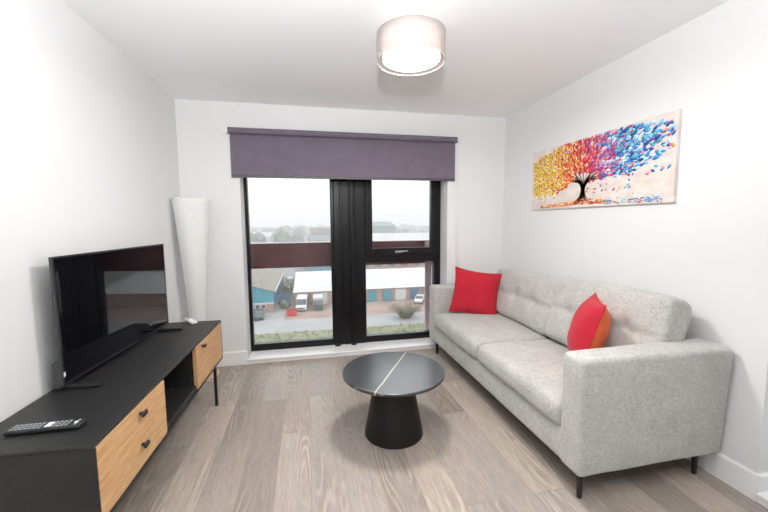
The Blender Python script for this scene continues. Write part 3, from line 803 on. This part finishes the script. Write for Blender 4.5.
for (x, y, rz, pt, lb) in ((24.4, 69.0, FR - .5, 'carwhite', 'white car parked diagonally closest to the unit doors'), (26.4, 66.2, FR - .5, 'carblue', 'blue car parked diagonally between two white cars'), (28.6, 63.6, FR - .5, 'carwhite', 'white car parked diagonally nearest the road')):
    vehicle('car', (x, y), rz, pt, lb, 'car', carp, 1.75, [(1.18, .95, .55, 1.4, .8), (-1.98, .98, -1.22, 1.42, .8)], (-1.3, 1.3), group='cars parked by the units')
bm = B(); pts = [(-.8, 0), (.8, 0), (1.0, 1.0), (-1.0, 1.0)]
a = [bm.verts.new((x, -.8, z)) for x, z in pts]; b = [bm.verts.new((x, .8, z)) for x, z in pts]; bm.faces.new(a)
for i in (0, 1, 3): bm.faces.new((a[i], a[(i + 1) % 4], b[(i + 1) % 4], b[i]))
bm.faces.new(b); o = ext('skip', bm, 'redp'); o.location = (-2.2, 64.3, Z + .05); tag(o, 'red skip standing by the road left of the white van', 'skip')
o = ext('fence', box(-5.4, -3.0, 74, 74.15, Z, Z + 2.3), 'blueclad'); tag(o, 'blue sheet fence between the two workshops', 'fence')
o = lathe([(.01, 0), (1.15, 0), (1.15, 2.6), (.9, 3.0), (.01, 3.1)], 20); o = ext('storage_tank', o, 'whiteclad'); o.location = (-3.72, 93, Z); tag(o, 'white storage tank behind the fence', 'tank')

def bush(name, loc, r, h, m, label, cat, group=None, trunk=0, seed=0, sub=3):
    bm = B(); rnd = random.Random(seed)
    for k in range(5):
        ox, oy, oz = rnd.uniform(-.4, .4) * r, rnd.uniform(-.4, .4) * r, rnd.uniform(.35, .65) * h
        mt = Matrix.Translation((ox, oy, oz + trunk)) @ Matrix.Diagonal((r * .7, r * .7, h * .42, 1))
        vs = bmesh.ops.create_icosphere(bm, subdivisions=sub, radius=1, matrix=mt)['verts']
        for v in vs:
            c = Vector((ox, oy, oz + trunk)); dd_ = v.co - c
            v.co = c + dd_ * (1 + .45 * noise.noise(v.co * (1.8 / max(r, 1)) + Vector((seed, k, 0))) + .3 * noise.noise(v.co * (5 / max(r, 1)) + Vector((seed, 0, k))))
    e_ = empty(name, (loc[0], loc[1], Z)); tag(e_, label, cat, group)
    new_obj('foliage', bm, M[m], e_)
    tb_ = B(); tube(tb_, [(0, 0, -.05), (0, 0, trunk + h * .5)], .06 * r + .03, 7, .03 * r); new_obj('trunk', tb_, M['bark'], e_)
    return e_
bush('tree', (-3.8, 80.5), 1.15, 3.4, 'leaf', 'green tree growing behind the blue fence', 'tree', seed=1, trunk=.5)
bush('shrub', (-3.9, 70.2), 1.0, 1.7, 'leaf', 'small green shrub at the corner of the teal workshop', 'shrub', seed=2)
def scrub(loc, r, h, label, seed):
    e_ = empty('shrub', (loc[0], loc[1], Z)); tag(e_, label, 'shrub'); rnd = random.Random(seed); bm = B()
    for k in range(170):
        a_, q = rnd.uniform(0, 2 * PI), rnd.uniform(.1, 1) ** .5; x, y = math.cos(a_) * r * .25 * q, math.sin(a_) * r * .25 * q
        p = [(x, y, 0)]; x2, y2, z2 = x * 2.2, y * 2.2, h * rnd.uniform(.35, .55); p.append((x2 + rnd.uniform(-.2, .2), y2 + rnd.uniform(-.2, .2), z2))
        p.append((x * 3.9 + rnd.uniform(-.4, .4), y * 3.9 + rnd.uniform(-.4, .4), h * rnd.uniform(.6, 1.) * (1.1 - .5 * q))); tube(bm, p, .05, 4, .015)
        for j in range(3):
            t_ = p[1] if j == 0 else p[2]; d_ = Vector((rnd.uniform(-.6, .6), rnd.uniform(-.6, .6), rnd.uniform(.1, .6))); tube(bm, [t_, Vector(t_) + d_], .025, 3, .01)
    new_obj('branches', bm, M['scrub'], e_)
scrub((18.0, 57.6), 3.2, 3.2, 'leafless brown scrub bush growing by the road', 4)
scrub((23.6, 55.3), 1.2, 1.9, 'low brown scrub at the road edge below the parked cars', 6)

# bigger distant buildings
def gable(name, x, y, w, d, h, rh, rz, wm, rm, label, ridge_x=True, group=None, wins=0):
    e_ = empty(name, (x, y, Z), rz); tag(e_, label, 'building', group)
    ext('wall', box(-w / 2, w / 2, -d / 2, d / 2, 0, h), wm, e_)
    bm = B(); q = .4
    if ridge_x: pts = [(-w / 2 - q, -d / 2 - q, h), (w / 2 + q, -d / 2 - q, h), (w / 2 + q, d / 2 + q, h), (-w / 2 - q, d / 2 + q, h), (-w / 2 - q, 0, h + rh), (w / 2 + q, 0, h + rh)]; fs = ((0, 1, 5, 4), (2, 3, 4, 5), (0, 4, 3), (1, 2, 5), (0, 3, 2, 1))
    else: pts = [(-w / 2 - q, -d / 2 - q, h), (w / 2 + q, -d / 2 - q, h), (w / 2 + q, d / 2 + q, h), (-w / 2 - q, d / 2 + q, h), (0, -d / 2 - q, h + rh), (0, d / 2 + q, h + rh)]; fs = ((0, 4, 5, 3), (1, 2, 5, 4), (0, 1, 4), (3, 5, 2), (0, 3, 2, 1))
    v = [bm.verts.new(p) for p in pts]
    for f in fs: bm.faces.new([v[i] for i in f])
    ext('roof', bm, rm, e_)
    for k in range(wins):
        xx = -w / 2 + (k + .5) * w / wins
        ext('window', box(xx - w / wins * .25, xx + w / wins * .25, -d / 2 - .1, -d / 2, h * .45, h * .75), 'dark', e_)
    return e_
gable('warehouse', 48, 262, 30, 24, 14.5, 3.0, .1, 'greenclad', 'greenclad', 'pale green gabled warehouse rising above the distant roofs')
e_ = gable('warehouse', 56, 225, 52, 30, 4.8, 5.2, 0, 'whiteclad', 'whiteroof', 'low warehouse with a broad white roof before the green one')
gable('office_block', 14, 285, 22, 14, 13.0, .6, .05, 'brick', 'tanroof', 'long flat brick block on the skyline', wins=8)
gable('warehouse', -12, 122, 14, 18, 4, 3, .2, 'whiteclad', 'tanroof', 'brown roofed shed behind the teal workshop')
gable('warehouse', 33, 128, 30, 12, 3, 3.2, .0, 'brick', 'tanroof', 'brown roofed brick shed behind the white roofed units', wins=6)
gable('warehouse', 8, 132, 16, 10, 3, 3, .1, 'teal', 'tanroof', 'teal walled shed behind the left end of the white roof')
gable('warehouse', -40, 300, 30, 16, 6, 4, .1, 'whiteclad', 'whiteroof', 'white shed far off at the left of the view')
random.seed(12)
roofs = ['roof_slate', 'roof_tile', 'roof_brown']
M['roof_slate'] = mat('slate_tiles', (.15, .165, .18), .8); M['roof_tile'] = mat('clay_tiles', (.22, .165, .14), .8); M['roof_brown'] = mat('brown_tiles', (.18, .155, .14), .8)
nh_ = 0; hs = []; big = [(50, 262, 30), (56, 225, 42), (14, 285, 22), (-12, 122, 24), (33, 128, 28), (8, 132, 20), (-40, 300, 30)]
for row, y in enumerate((165, 200, 245, 300, 350, 410, 480, 560, 650)):
    step = 15 + row * 2.5; x = -.21 * y - 8
    while x < .42 * y:
        x += step * random.uniform(.8, 1.3)
        if (15 < x < 82 and 200 <= y <= 262) : continue
        if random.random() < .2 or (y < 170 and x > 10): continue
        yy = y + random.uniform(-8, 8)
        if any(math.hypot(x - a_, yy - b_) < r_ for a_, b_, r_ in big) or any(math.hypot(x - a_, yy - b_) < 19 for a_, b_ in hs): continue
        hs.append((x, yy))
        wm, rm = random.choice(('brick', 'whiteclad', 'brick')), random.choice(roofs)
        gable('house', x, yy, random.uniform(9, 15), random.uniform(7, 9), random.uniform(4.5, 6), random.uniform(2, 3.2), random.uniform(-.3, .3), wm, rm,
              {'brick': 'small brick house', 'whiteclad': 'small white walled house'}[wm] + ' with a ' + {'roof_slate': 'grey slate', 'roof_tile': 'clay tile', 'roof_brown': 'brown tile'}[rm] + ' roof in the distant town', group='houses of the distant town', wins=3)
        nh_ += 1
src = [bush('tree', (0, 0), 5, 8, 'treefar', 'bushy tree among the houses of the distant town', 'tree', 'trees of the distant town', 1.5, 10 + k, 2) for k in range(3)]
spots = []
for k in range(500):
    y = random.choice((150, 185, 225, 275, 330, 400, 470, 560, 660, 780)) + random.uniform(-12, 12); x = random.uniform(-.22 * y - 5, .42 * y)
    if 110 < y < 290 and 5 < x < 95: continue
    if any(math.hypot(x - a_, y - b_) < 17 for a_, b_ in spots + hs) or any(math.hypot(x - a_, y - b_) < r_ + 6 for a_, b_, r_ in big): continue
    spots.append((x, y))
for k, (x, y) in enumerate(spots):
    if k < 3: src[k].location = (x, y, Z); continue
    s0 = src[k % 3]; c = s0.copy(); COL.objects.link(c); c.location = (x, y, Z); sc_ = random.uniform(.8, 1.3); c.scale = (sc_, sc_, sc_ * random.uniform(.8, 1.2)); c.rotation_euler = (0, 0, random.uniform(0, 6))
    for ch in s0.children:
        d_ = ch.copy(); COL.objects.link(d_); d_.parent = c
# wooded ridge closing the view
bm = B(); n = 240; top = []; bot = []
for i in range(n + 1):
    x = -420 + 1100 * i / n; y = 880 + 20 * math.sin(i * .11)
    z = Z + 7 + 4 * noise.noise(Vector((i * .09, 0, 0))) + 2.5 * noise.noise(Vector((i * .5, 3, 0))) + 1.5 * noise.noise(Vector((i * 1.7, 9, 0)))
    bot.append(bm.verts.new((x, y - 25, Z))); top.append(bm.verts.new((x, y, z)))
bk = [bm.verts.new((v.co.x, v.co.y + 60, Z)) for v in top]
for i in range(n):
    bm.faces.new((bot[i], bot[i + 1], top[i + 1], top[i])); bm.faces.new((top[i], top[i + 1], bk[i + 1], bk[i]))
tag(ext('woodland', bm, 'treefar'), 'low wooded ridge along the horizon', 'woodland', kind='stuff')

# hazy air over the town
hz = bpy.data.materials.new('hazy_air'); hz.use_nodes = True; hz.node_tree.nodes.clear()
vo = nd(hz, 'ShaderNodeOutputMaterial'); vsn = nd(hz, 'ShaderNodeVolumeScatter'); vsn.inputs['Density'].default_value = .003; vsn.inputs['Color'].default_value = (.97, .985, 1, 1)
lk(hz, vsn.outputs[0], vo.inputs['Volume'])
o = new_obj('haze', box(-300, 600, 40, 1000, Z + .01 - 6, Z + 90), hz); tag(o, 'thin pale haze lying over the whole distant town', 'haze', kind='stuff')

# ------------------------------------------------------------------ light
w = bpy.data.worlds.new('overcast'); SC.world = w; w.use_nodes = True
bg = w.node_tree.nodes['Background']; bg.inputs[0].default_value = (.97, .985, 1, 1); bg.inputs[1].default_value = 2.9

def light(name, t, loc, power, col=(1, 1, 1), rot=None, **k):
    l = bpy.data.lights.new(name, t); l.energy = power; l.color = col
    for a_, b_ in k.items(): setattr(l, a_, b_)
    o = bpy.data.objects.new(name, l); COL.objects.link(o); o.location = loc
    if rot: o.rotation_euler = rot
    return o
light('bounce_flash', 'AREA', (1.12, -3.44, 1.77), 92, (.955, .98, 1), rot=(PI - math.radians(23), 0, 0), shape='DISK', size=.14)
light('flash_tube', 'POINT', (1.12, -3.44, 1.79), 8, (.97, .985, 1), shadow_soft_size=.04)
light('ceiling_light_bulb', 'AREA', (cx, cy, H - .194), 28, (1, .97, .93), shape='DISK', size=.29)

vs = SC.view_settings
SC.display_settings.display_device = 'sRGB'
vs.view_transform = 'Standard'; vs.look = 'None'; vs.gamma = 1; vs.use_curve_mapping = False; vs.exposure = .03
SC.cycles.max_bounces = 12; SC.cycles.diffuse_bounces = 8; SC.cycles.transparent_max_bounces = 16
SC.cycles.sample_clamp_indirect = 4
